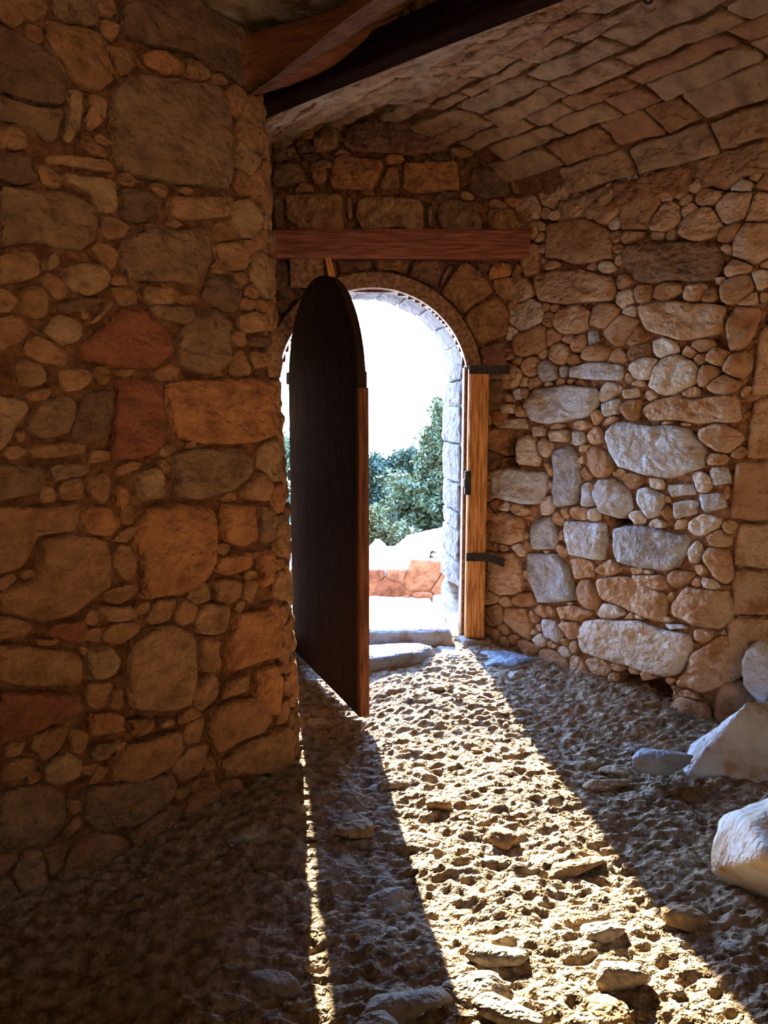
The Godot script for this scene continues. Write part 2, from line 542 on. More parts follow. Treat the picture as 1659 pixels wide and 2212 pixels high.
func box_mesh(size: Vector3, bevel := 0.006) -> ArrayMesh:
	# a box with chamfered edges, centred on its own origin
	var h := size * 0.5
	var b := minf(bevel, minf(h.x, minf(h.y, h.z)) * 0.45)
	var st := SurfaceTool.new()
	st.begin(Mesh.PRIMITIVE_TRIANGLES)
	st.set_smooth_group(-1)
	var pts := []
	for sx in [-1, 1]:
		for sy in [-1, 1]:
			for sz in [-1, 1]:
				pts.append(Vector3(sx * h.x, sy * (h.y - b), sz * (h.z - b)))
				pts.append(Vector3(sx * (h.x - b), sy * h.y, sz * (h.z - b)))
				pts.append(Vector3(sx * (h.x - b), sy * (h.y - b), sz * h.z))
	var faces := []
	for ax in 3:
		for s in [0, 1]:
			var f := []
			for k in 8:
				var bits := [(k >> 2) & 1, (k >> 1) & 1, k & 1]
				if bits[ax] == s:
					f.append(k * 3 + ax)
			faces.append([f[0], f[1], f[3], f[2]])
	for ax in 3:
		var o1 := (ax + 1) % 3
		var o2 := (ax + 2) % 3
		for s1 in 2:
			for s2 in 2:
				var e := []
				for k in 8:
					var bits := [(k >> 2) & 1, (k >> 1) & 1, k & 1]
					if bits[o1] == s1 and bits[o2] == s2:
						e.append(k)
				faces.append([e[0] * 3 + o1, e[0] * 3 + o2, e[1] * 3 + o2, e[1] * 3 + o1])
	for k in 8:
		faces.append([k * 3, k * 3 + 1, k * 3 + 2])
	for f in faces:
		for t in range(1, f.size() - 1):
			var p0: Vector3 = pts[f[0]]
			var p1: Vector3 = pts[f[t]]
			var p2: Vector3 = pts[f[t + 1]]
			var nrm := (p2 - p0).cross(p1 - p0)
			if nrm.dot(p0 + p1 + p2) < 0.0:
				var sw := p1
				p1 = p2
				p2 = sw
			st.add_vertex(p0)
			st.add_vertex(p1)
			st.add_vertex(p2)
	st.generate_normals()
	return st.commit()

# A hewn timber along its own x axis: chamfered section, slightly wandering edges
func timber_mesh(length: float, tall: float, deep: float, wander: float, sd: float, taper := 1.0) -> ArrayMesh:
	var v := PackedVector3Array()
	var idx := PackedInt32Array()
	var n := maxi(6, int(length / 0.06))
	var c := 0.16
	var prof := [Vector2(-1, -1 + c), Vector2(-1, 1 - c), Vector2(-1 + c, 1), Vector2(1 - c, 1), Vector2(1, 1 - c), Vector2(1, -1 + c), Vector2(1 - c, -1), Vector2(-1 + c, -1)]
	for i in n + 1:
		var t := float(i) / n
		var k := lerpf(1.0, taper, t)
		for j in 8:
			var q: Vector2 = prof[j]
			var w := medium.get_noise_3d(t * length * 7.0, j * 3.1, sd) * wander
			v.append(Vector3(t * length, q.y * tall * 0.5 * k + w, q.x * deep * 0.5 * k + w * 0.7))
	for i in n:
		for j in 8:
			var a := i * 8 + j
			var b := i * 8 + (j + 1) % 8
			idx.append_array([a, a + 8, b, b, a + 8, b + 8])
	for j in range(1, 7):
		idx.append_array([0, j, j + 1])
		idx.append_array([n * 8, n * 8 + j + 1, n * 8 + j])
	return indexed(v, idx, false)

func tube_mesh(path: Array, radii: Array, sides: int, rough: float, sd: float) -> ArrayMesh:
	var v := PackedVector3Array()
	var idx := PackedInt32Array()
	var n := path.size()
	for i in n:
		var p: Vector3 = path[i]
		var d: Vector3 = (path[mini(i + 1, n - 1)] - path[maxi(i - 1, 0)]).normalized()
		var a := d.cross(Vector3.UP if absf(d.y) < 0.9 else Vector3.RIGHT).normalized()
		var b := d.cross(a)
		for k in sides:
			var t := TAU * k / sides
			var r: float = radii[i] * (1.0 + rough * (medium.get_noise_3d(cos(t) * 12.0, sin(t) * 12.0, sd + i * 2.0) * 1.4))
			v.append(p + (a * cos(t) + b * sin(t)) * r)
	for i in n - 1:
		for k in sides:
			var a := i * sides + k
			var b := i * sides + (k + 1) % sides
			idx.append_array([a, b, a + sides, b, b + sides, a + sides])
	var first := v.size()
	v.append(path[0])
	v.append(path[n - 1])
	for k in sides:
		idx.append_array([first, (k + 1) % sides, k])
		idx.append_array([first + 1, (n - 1) * sides + k, (n - 1) * sides + (k + 1) % sides])
	return indexed(v, idx)

func curve(points: Array, per: int) -> Array:
	var out := []
	for i in points.size() - 1:
		var a: Vector3 = points[maxi(i - 1, 0)]
		var b: Vector3 = points[i]
		var c: Vector3 = points[i + 1]
		var d: Vector3 = points[mini(i + 2, points.size() - 1)]
		for k in per:
			out.append(b.cubic_interpolate(c, a, d, float(k) / per))
	out.append(points[points.size() - 1])
	return out

# A free rock: a ball cut by planes, then chipped; radii along its own axes
func rock_mesh(radii: Vector3, sd: int, cuts: int, rough: float, detail := 20, faces := []) -> ArrayMesh:
	var r := RandomNumberGenerator.new()
	r.seed = sd
	var planes := []
	for f in faces:
		planes.append([f[0].normalized(), f[1]])
	for i in cuts:
		var d := Vector3(r.randf_range(-1, 1), r.randf_range(-1, 1), r.randf_range(-1, 1)).normalized()
		planes.append([d, r.randf_range(0.5, 0.82)])
	var v := PackedVector3Array()
	var idx := PackedInt32Array()
	var rows := detail
	var cols := detail * 2
	for i in rows + 1:
		for j in cols:
			var th := PI * i / rows
			var ph := TAU * j / cols
			var d := Vector3(sin(th) * cos(ph), cos(th), sin(th) * sin(ph))
			var k := 1.0
			for p in planes:
				var t: float = d.dot(p[0])
				if t > 0.01:
					k = minf(k, p[1] / t)
			k *= 1.0 + medium.get_noise_3d(d.x * 16.0 + sd, d.y * 16.0, d.z * 16.0) * rough * 1.5 + fine.get_noise_3d(d.x * 22.0, d.y * 22.0 + sd, d.z * 22.0) * rough * 0.8
			v.append(d * k * radii)
	for i in rows:
		for j in cols:
			var a := i * cols + j
			var b := i * cols + (j + 1) % cols
			idx.append_array([a, b, a + cols, b, b + cols, a + cols])
	return indexed(v, idx)

func prism(outline_xy: PackedVector2Array, z0: float, z1: float) -> ArrayMesh:
	# the outline (own x and y) given a thickness along z
	var tri := Geometry2D.triangulate_polygon(outline_xy)
	var v := PackedVector3Array()
	var n := outline_xy.size()
	for z in [z0, z1]:
		for p in outline_xy:
			v.append(Vector3(p.x, p.y, z))
	var idx := PackedInt32Array()
	var ccw := area(outline_xy) > 0.0
	for t in range(0, tri.size(), 3):
		var a := tri[t]
		var b := tri[t + 1]
		var c := tri[t + 2]
		if (outline_xy[b] - outline_xy[a]).cross(outline_xy[c] - outline_xy[a]) < 0.0:
			var sw := b
			b = c
			c = sw
		idx.append_array([n + a, n + c, n + b, a, b, c])
	for i in n:
		var j := (i + 1) % n
		if ccw:
			idx.append_array([i, n + i, j, j, n + i, n + j])
		else:
			idx.append_array([i, j, n + i, j, n + j, n + i])
	return indexed(v, idx, false)

# ------------------------------------------------------------------ the walls' surfaces
const ARCH_X := -0.0625
const ARCH_Y := 1.603
const ARCH_R := 0.547
const SPRING := 1.704
const JAMB_L := -0.65
const JAMB_R := 0.475
const DOOR_Z := -4.62

func left_wall(u: float, v: float) -> Vector3:
	var corner := Vector2(-0.362, -3.12)
	var along := Vector2(0.627, -0.781)
	var back := Vector2(-0.19, -0.982)
	var r := 0.13
	var p: Vector2
	if u < -r:
		p = corner + along * u
	elif u > r:
		p = corner + back * u
	else:
		var t := (u + r) / (2.0 * r)
		p = (corner - along * r) * (1 - t) * (1 - t) + corner * 2.0 * t * (1 - t) + (corner + back * r) * t * t
	return Vector3(p.x - 0.034 * v, v, p.y)

const RIGHT_LENGTH := 1.5
func right_wall(u: float, v: float) -> Vector3:
	var start := Vector2(0.613, -4.62)
	var along := Vector2(0.569, 0.822)
	var corner := start + along * RIGHT_LENGTH
	var on_to := Vector2(0.999, 0.04)
	var r := 0.10
	var w := u - RIGHT_LENGTH
	var p: Vector2
	if w < -r:
		p = start + along * u
	elif w > r:
		p = corner + on_to * w
	else:
		var t := (w + r) / (2.0 * r)
		p = (corner - along * r) * (1 - t) * (1 - t) + corner * 2.0 * t * (1 - t) + (corner + on_to * r) * t * t
	return Vector3(p.x + 0.07 * v, v, p.y)

func door_wall(u: float, v: float) -> Vector3:
	return Vector3(u, v, DOOR_Z)

var vault_line := []
var vault_length := 0.0
func vault(u: float, v: float) -> Vector3:
	# u along the vault towards the room, v up its curve from the springing
	var i := 0
	var left := v
	while i < vault_line.size() - 2 and left > vault_line[i].distance_to(vault_line[i + 1]):
		left -= vault_line[i].distance_to(vault_line[i + 1])
		i += 1
	var a: Vector3 = vault_line[i]
	var b: Vector3 = vault_line[i + 1]
	var p := a + (b - a).normalized() * left
	return Vector3(p.x + 0.569 * u, p.y, DOOR_Z + 0.822 * u)

func arch_top(x: float, r := ARCH_R) -> float:
	var d := x - ARCH_X
	return ARCH_Y + sqrt(maxf(0.0, r * r - d * d))

# ------------------------------------------------------------------ the scene
func _ready() -> void:
	rng.seed = 20
	coarse.seed = 3
	coarse.frequency = 0.09
	coarse.fractal_octaves = 3
	medium.seed = 5
	medium.frequency = 0.09
	medium.fractal_octaves = 2
	fine.seed = 9
	fine.frequency = 0.25
	fine.fractal_octaves = 3
	set_camera_and_light()
	make_materials()
	build_left_wall()
	build_right_wall()
	build_door_wall()
	build_vault_and_ceiling()
	build_shell()
	build_floor()
	build_threshold()
	build_timbers()
	build_door()
	build_outside()
	build_rocks()
	build_ironwork()

func set_camera_and_light() -> void:
	var cam := Camera3D.new()
	cam.name = "camera"
	cam.fov = 67.0
	cam.near = 0.05
	cam.far = 400.0
	add_child(cam)
	cam.position = Vector3(0, 1.5, 0)
	cam.rotation_degrees = Vector3(-8, 0, 0)
	cam.current = true
	var sky_m := ProceduralSkyMaterial.new()
	sky_m.sky_top_color = Color(0.46, 0.64, 0.95)
	sky_m.sky_horizon_color = Color(0.78, 0.89, 1.0)
	sky_m.sky_curve = 0.2
	sky_m.ground_horizon_color = Color(0.78, 0.89, 1.0)
	sky_m.ground_bottom_color = Color(0.78, 0.89, 1.0)
	sky_m.sky_energy_multiplier = 4.1
	sky_m.ground_energy_multiplier = 4.1
	var sky := Sky.new()
	sky.sky_material = sky_m
	var env := Environment.new()
	env.background_mode = Environment.BG_SKY
	env.sky = sky
	env.tonemap_mode = Environment.TONE_MAPPER_LINEAR
	env.tonemap_exposure = 1.75
	env.sdfgi_enabled = true
	env.ssao_enabled = true
	env.ssil_enabled = true
	var we := WorldEnvironment.new()
	we.name = "environment"
	we.environment = env
	add_child(we)
	var sun := DirectionalLight3D.new()
	sun.name = "sun"
	sun.light_color = Color(1.0, 0.94, 0.82)
	sun.light_energy = 10.5
	sun.light_angular_distance = 0.6
	sun.shadow_enabled = true
	sun.sky_mode = DirectionalLight3D.SKY_MODE_LIGHT_ONLY
	add_child(sun)
	# it shines into the room from beyond the door, a little from the left
	var az := deg_to_rad(8.5)
	var el := deg_to_rad(23.5)
	sun.look_at_from_position(Vector3.ZERO, Vector3(sin(az) * cos(el), -sin(el), cos(az) * cos(el)))

const TONES := {"b": ["stone_brown", "stone_brown_pale", "stone_dun"], "d": ["stone_dark"], "g": ["stone_dun"], "l": ["stone_light"], "o": ["stone_ochre"], "r": ["stone_red"], "p": ["stone_plum"], "w": ["stone_light"]}
const PALE_TONES := {"b": ["limestone_rough", "limestone_ochre"], "d": ["limestone_rough", "stone_dun"], "g": ["limestone_grey", "limestone_grey", "limestone_blue"], "l": ["limestone_pale"], "o": ["limestone_ochre"], "r": ["stone_red"], "p": ["stone_plum"], "w": ["limestone_pale"]}

func pick(a: Array):
	return a[rng.randi() % a.size()]

func lay(parent: Node3D, where: Callable, side: float, given: Array, tones: Dictionary) -> Array:
	var blocked := []
	for s in given:
		var poly := outline(s[2])
		blocked.append(poly)
		stone(parent, where, side, shrunk(poly, 0.002), s[1] * 0.005 + 0.004, mats[pick(tones[s[0]])], 0.012)
	return blocked

func build_left_wall() -> void:
	var us := steps(-5.0, -1.6, 0.2)
	us.append_array(steps(-1.58, 1.62, 0.025))
	var vs := steps(-0.15, 3.0, 0.025)
	var w := put(bed(left_wall, 1.0, us, vs, 0.012, []), "wall_left", mats.mortar_brown)
	tag(w, "brown rubble stone wall with big blocks, in shade beside the open door", "wall", "structure")
	var blocked := lay(w, left_wall, 1.0, LEFT_STONES, TONES)
	var cells := packed_cells(Rect2(-1.75, 0.02, 3.2, 2.85), blocked, [[0.085, 500], [0.055, 1500], [0.036, 2600], [0.024, 3000]], 1.35)
	var n := 0
	var small := []
	for poly in cells:
		if n < 225:
			stone(w, left_wall, 1.0, poly, rng.randf_range(0.008, 0.024), mats[pick(["stone_brown", "stone_brown", "stone_brown_pale", "stone_ochre", "stone_dun", "stone_dark", "stone_light"])], 0.012)
			n += 1
		else:
			small.append(poly)
	rest_of(w, left_wall, 1.0, small, mats.stone_brown, "small_rubble")

func build_right_wall() -> void:
	var gaps := RIGHT_GAPS.map(func(a): return outline(a))
	var us := steps(-0.25, 2.4, 0.022)
	us.append_array(steps(2.6, 4.0, 0.2))
	var w := put(bed(right_wall, 1.0, us, steps(-0.15, 3.0, 0.022), 0.012, gaps), "wall_right", mats.mortar_ochre)
	tag(w, "splayed rubble wall of grey limestone and ochre mortar beyond the door post", "wall", "structure")
	var blocked := lay(w, right_wall, 1.0, RIGHT_STONES, PALE_TONES)
	blocked.append_array(gaps)
	# the dressed quoins of the corner nearest the picture's edge
	var y := 0.05
	while y < 2.05:
		var tall := rng.randf_range(0.2, 0.32)
		var a := RIGHT_LENGTH + rng.randf_range(-0.02, 0.07)
		var b := a + rng.randf_range(0.3, 0.5)
		var poly := PackedVector2Array([Vector2(a, y), Vector2(b, y), Vector2(b, y + tall - 0.014), Vector2(a, y + tall - 0.014)])
		stone(w, right_wall, 1.0, poly, 0.03, mats[pick(["limestone_rough", "limestone_ochre"])], 0.006)
		blocked.append(poly)
		y += tall
	var cells := packed_cells(Rect2(0.0, 0.0, 2.3, 2.75), blocked, [[0.085, 350], [0.055, 1400], [0.034, 3000], [0.022, 3600]], 1.35)
	var n := 0
	var small := []
	for poly in cells:
		if n < 235:
			var tone: String = pick(["limestone_ochre", "limestone_rough", "limestone_rough", "limestone_ochre", "limestone_pale"])
			stone(w, right_wall, 1.0, poly, rng.randf_range(0.008, 0.024), mats[tone], 0.012)
			n += 1
		else:
			small.append(poly)
	rest_of(w, right_wall, 1.0, small, mats.limestone_ochre, "small_rubble")

func build_door_wall() -> void:
	var w := root_at("wall_back", Vector3.ZERO)
	tag(w, "end wall of squared brown stones round the arched doorway", "wall", "structure")
	var hole := func(x: float, y: float) -> bool: return x > JAMB_L and x < JAMB_R and y < (arch_top(x) if y > SPRING else 99.0)
	put(bed(door_wall, 1.0, steps(-2.2, 1.6, 0.02), steps(-0.2, 3.4, 0.02), 0.008, [], hole), "mortar_bed", mats.mortar_brown, w)
	# the thickness of the wall: core round the opening, and its outer face
	var open := PackedVector2Array([Vector2(JAMB_L - 0.11, -0.4), Vector2(JAMB_L - 0.11, SPRING)])
	for i in range(1, 24):
		var t := PI - PI * i / 24.0
		open.append(Vector2(ARCH_X + cos(t) * (ARCH_R + (0.05 if cos(t) > 0.0 else 0.12)), ARCH_Y + sin(t) * (ARCH_R + 0.05)))
	open.append_array([Vector2(JAMB_R + 0.03, SPRING), Vector2(JAMB_R + 0.03, -0.4)])
	var around := PackedVector2Array([Vector2(-4.5, -0.4), Vector2(-4.5, 3.6), Vector2(4.5, 3.6), Vector2(4.5, -0.4)])
	var whole := PackedVector2Array(around)
	var back := PackedVector2Array(open)
	back.reverse()
	whole.append_array(back)
	put(prism(whole, -5.10, DOOR_Z - 0.05), "core", mats.mortar_ochre, w)
	var blocked := lay(w, door_wall, 1.0, GABLE_STONES, TONES)
	# voussoirs round the arch
	var bounds := PackedVector2Array([Vector2(-1.0, 1.0), Vector2(0.72, 1.0), Vector2(0.72, 2.315), Vector2(-1.0, 2.315)])
	for i in 10:
		var t0 := PI - (PI * i / 10.0) - 0.012
		var t1 := PI - (PI * (i + 1) / 10.0) + 0.012
		var p := PackedVector2Array()
		for k in 5:
			var t := lerpf(t0, t1, k / 4.0)
			p.append(Vector2(ARCH_X + cos(t) * 0.64, ARCH_Y + 0.02 + sin(t) * 0.64))
		for k in 5:
			var t := lerpf(t1, t0, k / 4.0)
			p.append(Vector2(ARCH_X + cos(t) * 0.88, ARCH_Y + 0.02 + sin(t) * 0.88))
		for q in Geometry2D.intersect_polygons(p, bounds):
			if area(q) < 0.0:
				q.reverse()
			stone(w, door_wall, 1.0, q, 0.022, mats[pick(["stone_brown", "stone_plum", "stone_dark"])], 0.004, "voussoir")
			blocked.append(q)
	var gate := PackedVector2Array([Vector2(JAMB_L - 0.1, -0.2), Vector2(JAMB_R + 0.1, -0.2)])
	for i in 17:
		gate.append(Vector2(ARCH_X + cos(PI * i / 16.0) * 0.645, ARCH_Y + 0.02 + sin(PI * i / 16.0) * 0.645))
	var lintel := PackedVector2Array([Vector2(-0.9, 2.31), Vector2(0.85, 2.31), Vector2(0.85, 2.465), Vector2(-0.9, 2.465)])
	var cells := packed_cells(Rect2(-0.95, 0.02, 1.85, 3.1), blocked + [gate, lintel], [[0.07, 300], [0.045, 900], [0.028, 1500]], 1.4)
	for i in mini(200, cells.size()):
		stone(w, door_wall, 1.0, cells[i], rng.randf_range(0.004, 0.02), mats[pick(["stone_brown", "stone_brown_pale", "stone_dark", "stone_ochre"])], 0.008)
	# jamb stones of the outer reveal, course by course, and the soffit above them
	for s in [-1.0, 1.0]:
		var reveal := func(u: float, v: float) -> Vector3: return Vector3((JAMB_R if s > 0 else JAMB_L) - u * 0.16, v, -4.69 - u)
		var y := 0.36 if s > 0 else 0.12
		while y < SPRING + 0.02:
			var tall := rng.randf_range(0.10, 0.27)
			tall = minf(tall, SPRING + 0.03 - y)
			if tall < 0.05:
				break
			var cutx := rng.randf_range(0.15, 0.28)
			for run in [[0.0, 0.43 + rng.randf_range(-0.02, 0.02)]] if cutx > 0.19 else [[0.0, cutx - 0.003], [cutx + 0.003, 0.43]]:
				var poly := PackedVector2Array([Vector2(run[0], y), Vector2(run[1], y), Vector2(run[1], y + tall - 0.006), Vector2(run[0], y + tall - 0.006)])
				stone(w, reveal, -s, poly, 0.02, mats.jamb_limestone, 0.01, "jamb_stone")
			y += tall
	var soffit := func(u: float, v: float) -> Vector3: return Vector3(ARCH_X - u * 0.16 - cos(v) * (ARCH_R + 0.026), ARCH_Y + sin(v) * (ARCH_R + 0.026 - u * 0.03), -4.69 - u)
	for i in 11:
		var a := 0.16 + i * (PI - 0.32) / 11.0
		var b := 0.16 + (i + 1) * (PI - 0.32) / 11.0 - 0.008
		stone(w, soffit, 1.0, PackedVector2Array([Vector2(0.0, a), Vector2(0.43, a), Vector2(0.43, b), Vector2(0.0, b)]), 0.012, mats.jamb_limestone, 0.004, "arch_stone")
	# the upright blue-grey slab at the foot of the reveal
	var slab := put(rock_mesh(Vector3(0.075, 0.15, 0.10), 77, 5, 0.02), "foot_slab", mats.slab_blue, w)
	slab.position = Vector3(0.455, 0.25, -5.02)

func build_vault_and_ceiling() -> void:
	vault_line = curve([Vector3(0.79, 2.46, 0), Vector3(0.77, 2.60, 0), Vector3(0.70, 2.74, 0), Vector3(0.575, 2.85, 0), Vector3(0.34, 2.97, 0), Vector3(0.0, 3.07, 0), Vector3(-0.3, 3.05, 0), Vector3(-0.62, 2.97, 0), Vector3(-1.0, 2.85, 0), Vector3(-1.6, 2.6, 0)], 5)
	vault_length = 0.0
	for i in vault_line.size() - 1:
		vault_length += vault_line[i].distance_to(vault_line[i + 1])
	var w := put(bed(vault, 1.0, steps(-0.05, 3.6, 0.025), steps(-0.04, vault_length - 0.02, 0.025), 0.012, []), "ceiling_vault", mats.mortar_brown)
	tag(w, "low stone vault rising from the right-hand wall over the doorway", "vault", "structure")
	var v := 0.0
	var n := 0
	while v < vault_length - 0.5:
		var tall := rng.randf_range(0.09, 0.17)
		var u := -rng.randf() * 0.2
		while u < 2.75:
			var long := rng.randf_range(0.16, 0.52)
			if u > -0.1:
				var j := func() -> float: return rng.randf_range(-0.012, 0.012)
				var poly := PackedVector2Array([Vector2(u, v + j.call()), Vector2(u + long, v + j.call()), Vector2(u + long - 0.01 + j.call(), v + tall - 0.008 + j.call()), Vector2(u + j.call(), v + tall - 0.008 + j.call())])
				stone(w, vault, 1.0, poly, rng.randf_range(0.006, 0.022), mats[pick(["vault_stone", "vault_stone", "vault_stone_dun", "vault_stone_red", "stone_brown"])], 0.012)
				n += 1
			u += long + 0.006
		v += tall
	# the flat plastered ceiling of the room, which stops behind the dark beam
	var c := put(prism(PackedVector2Array([Vector2(-0.75, 4.02), Vector2(0.1275, 3.22), Vector2(3.0, 0.54), Vector2(4.4, -0.8), Vector2(4.4, -3.6), Vector2(-4.5, -3.6), Vector2(-4.5, 0.0)]), 0.0, 0.18), "ceiling", mats.plaster)
	c.rotation.x = -PI / 2
	c.position.y = 2.87
	tag(c, "flat grey-brown plaster ceiling above the log beam", "ceiling", "structure")

func build_shell() -> void:
	# the room goes on behind the camera: plain walls and a roof close it
	var rear := put(prism(PackedVector2Array([Vector2(-4.6, -0.3), Vector2(1.8, -0.3), Vector2(1.8, 2.78), Vector2(3.95, 2.78), Vector2(3.95, -0.3), Vector2(4.6, -0.3), Vector2(4.6, 3.5), Vector2(-4.6, 3.5)]), 3.2, 3.55), "wall_rear", mats.bounce_pale)  # the doorway is added, to let fill light in
	tag(rear, "rear wall of the stone room, behind the viewer, with an added doorway that lets fill light in", "wall", "structure")
	# added unseen court: its far wall bounces warm sunlight in through the added doorway
	var court := put(box_mesh(Vector3(16.0, 0.2, 9.0), 0.02), "added_court_ground", mats.dry_soil)
	court.position = Vector3(3.0, -0.16, 8.0)
	tag(court, "earth ground of the added court behind the viewer", "ground", "structure")
	var far := put(box_mesh(Vector3(16.0, 5.6, 0.5), 0.02), "added_bounce_wall", mats.court_bounce)
	far.position = Vector3(4.0, 2.6, 10.2)
	tag(far, "tall sunlit ochre wall added behind the viewer to bounce light in", "wall", "structure")
	var half := put(box_mesh(Vector3(5.6, 1.5, 0.3), 0.03), "wall_shade_blocker", mats.bounce_pale)  # added out of view, to block doorway light from the left floor
	half.position = Vector3(1.2, 0.6, 0.95)
	tag(half, "breast-high wall added behind the viewer to shade the left floor", "wall", "structure")
	for a in [["wall_far_left", Vector3(-4.2, 1.5, -0.8), Vector3(0.4, 3.6, 8.8), "outer wall of the room beyond the left side"],
		["wall_far_right", Vector3(4.2, 1.5, -0.8), Vector3(0.4, 3.6, 8.8), "outer wall of the room beyond the right side"]]:
		var o := put(box_mesh(a[2], 0.02), a[0], mats.bounce_pale)
		o.position = a[1]
		tag(o, a[3], "wall", "structure")
	var roof := put(box_mesh(Vector3(9.2, 0.25, 9.2), 0.02), "roof", mats.mortar_brown)
	roof.position = Vector3(0, 3.55, -0.85)
	tag(roof, "roof slab above the vault and the plaster ceiling", "roof", "structure")

func floor_height(x: float, z: float) -> float:
	var up := smoothstep(-3.2, -4.05, z) * 0.075 * smoothstep(-0.35, 0.1, x)
	up += smoothstep(0.7, 1.7, x) * 0.05
	var h := coarse.get_noise_2d(x * 9.0, z * 9.0) * 0.035
	var lumps := medium.get_noise_2d(x * 40.0, z * 72.0)
	h += maxf(lumps, -0.2) * 0.015
	var crust := 1.0 - 2.0 * absf(medium.get_noise_2d(x * 66.0 + 70.0, z * 130.0))
	h += crust * 0.009 + fine.get_noise_2d(x * 64.0, z * 125.0) * 0.012
	up -= 0.022 * smoothstep(0.0, -0.3, x) * smoothstep(-3.0, -3.4, z)
	return up + h - 0.01

func build_floor() -> void:
	var xs := steps(-4.3, -1.7, 0.1)
	xs.append_array(steps(-1.69, 1.95, 0.0095))
	xs.append_array(steps(2.0, 4.3, 0.1))
	var zs := steps(-4.66, -1.0, 0.0095)
	zs.append_array(steps(-0.98, 0.4, 0.03))
	zs.append_array(steps(0.5, 3.4, 0.1))
	var v := PackedVector3Array()
	for z in zs:
		for x in xs:
			v.append(Vector3(x, floor_height(x, z), z))
	var idx := PackedInt32Array()
	var n := xs.size()
	for j in zs.size() - 1:
		for i in n - 1:
			var k := j * n + i
			idx.append_array([k, k + 1, k + n, k + 1, k + n + 1, k + n])
	var f := put(indexed(v, idx), "floor", mats.floor_earth)
	tag(f, "rough trodden floor of bedrock and earth, striped by sunlight", "floor", "structure")
	# stones bedded in the floor
	var meshes := []
	for i in 8:
		meshes.append(rock_mesh(Vector3.ONE, 200 + i, 9, 0.07, 8))
	for i in 110:
		var x := rng.randf_range(-0.9, 1.7)
		var z := rng.randf_range(-4.1, -1.1)
		var s := 0.018 + 0.06 * pow(rng.randf(), 3.0)
		var o := put(meshes[i % 8], "stone", mats[pick(["floor_stone", "floor_stone_ochre", "floor_earth", "floor_stone"])], f)
		o.scale = Vector3(s * rng.randf_range(0.9, 1.7), s * rng.randf_range(0.3, 0.45), s * rng.randf_range(0.7, 1.2))
		o.rotation.y = rng.randf_range(-0.7, 0.7)
		o.position = Vector3(x, floor_height(x, z) + s * 0.05, z)
	for a in [[0.30, -1.93, 0.10, 0.035, 0.06], [0.62, -2.02, 0.075, 0.04, 0.06], [0.62, -1.84, 0.075, 0.045, 0.055], [0.30, -1.72, 0.10, 0.03, 0.06], [-0.29, -1.84, 0.09, 0.03, 0.05], [0.05, -1.75, 0.13, 0.025, 0.07], [0.42, -2.5, 0.07, 0.03, 0.05], [-0.1, -2.55, 0.10, 0.02, 0.06], [0.62, -2.35, 0.12, 0.025, 0.05], [0.87, -2.08, 0.08, 0.03, 0.05], [0.9, -2.9, 0.12, 0.02, 0.05]]:
		var o := put(rock_mesh(Vector3(a[2], a[3], a[4]), int(a[0] * 1000 + 900), 8, 0.06, 12), "stone", mats[pick(["floor_stone", "floor_stone_ochre"])], f)
		o.position = Vector3(a[0], floor_height(a[0], a[1]) + a[3] * 0.25, a[1])
		o.rotation.y = rng.randf_range(-0.4, 0.4)

func flat_slab(parent: Node3D, called: String, pts: Array, top: float, thick: float, m: Material, sd: int) -> void:
	var poly := PackedVector2Array(pts)
	if area(poly) < 0.0:
		poly.reverse()
	var lie := func(u: float, v: float) -> Vector3: return Vector3(u, top - thick, v)
	var o := stone(parent, lie, -1.0, poly, thick, m, 0.006, called)
	pass

func build_threshold() -> void:
	var t := root_at("threshold", Vector3.ZERO)
	tag(t, "worn pale stone doorstep slabs under the arch", "doorstep", "structure")
	flat_slab(t, "slab", [Vector2(-0.62, -4.45), Vector2(0.44, -4.43), Vector2(0.40, -4.72), Vector2(0.42, -4.98), Vector2(-0.62, -5.02)], 0.15, 0.22, mats.terrace_white, 1)
	flat_slab(t, "slab", [Vector2(-0.42, -4.41), Vector2(0.20, -4.41), Vector2(0.30, -4.28), Vector2(0.22, -4.12), Vector2(0.05, -4.04), Vector2(-0.25, -4.05)], 0.115, 0.2, mats.slab_blue, 2)
	flat_slab(t, "slab", [Vector2(0.28, -4.42), Vector2(0.50, -4.40), Vector2(0.52, -4.16), Vector2(0.34, -4.15)], 0.09, 0.16, mats.floor_stone, 3)
	flat_slab(t, "slab", [Vector2(0.54, -4.40), Vector2(0.72, -4.38), Vector2(0.88, -4.15), Vector2(0.72, -4.04), Vector2(0.55, -4.08)], 0.085, 0.16, mats.slab_blue, 4)
	flat_slab(t, "slab", [Vector2(0.44, -4.6), Vector2(0.68, -4.58), Vector2(0.66, -4.43), Vector2(0.47, -4.44)], 0.10, 0.16, mats.floor_stone, 5)
	flat_slab(t, "slab", [Vector2(-0.62, -5.04), Vector2(0.42, -5.0), Vector2(0.45, -5.25), Vector2(-0.2, -5.32), Vector2(-0.62, -5.3)], 0.12, 0.3, mats.terrace_white, 6)

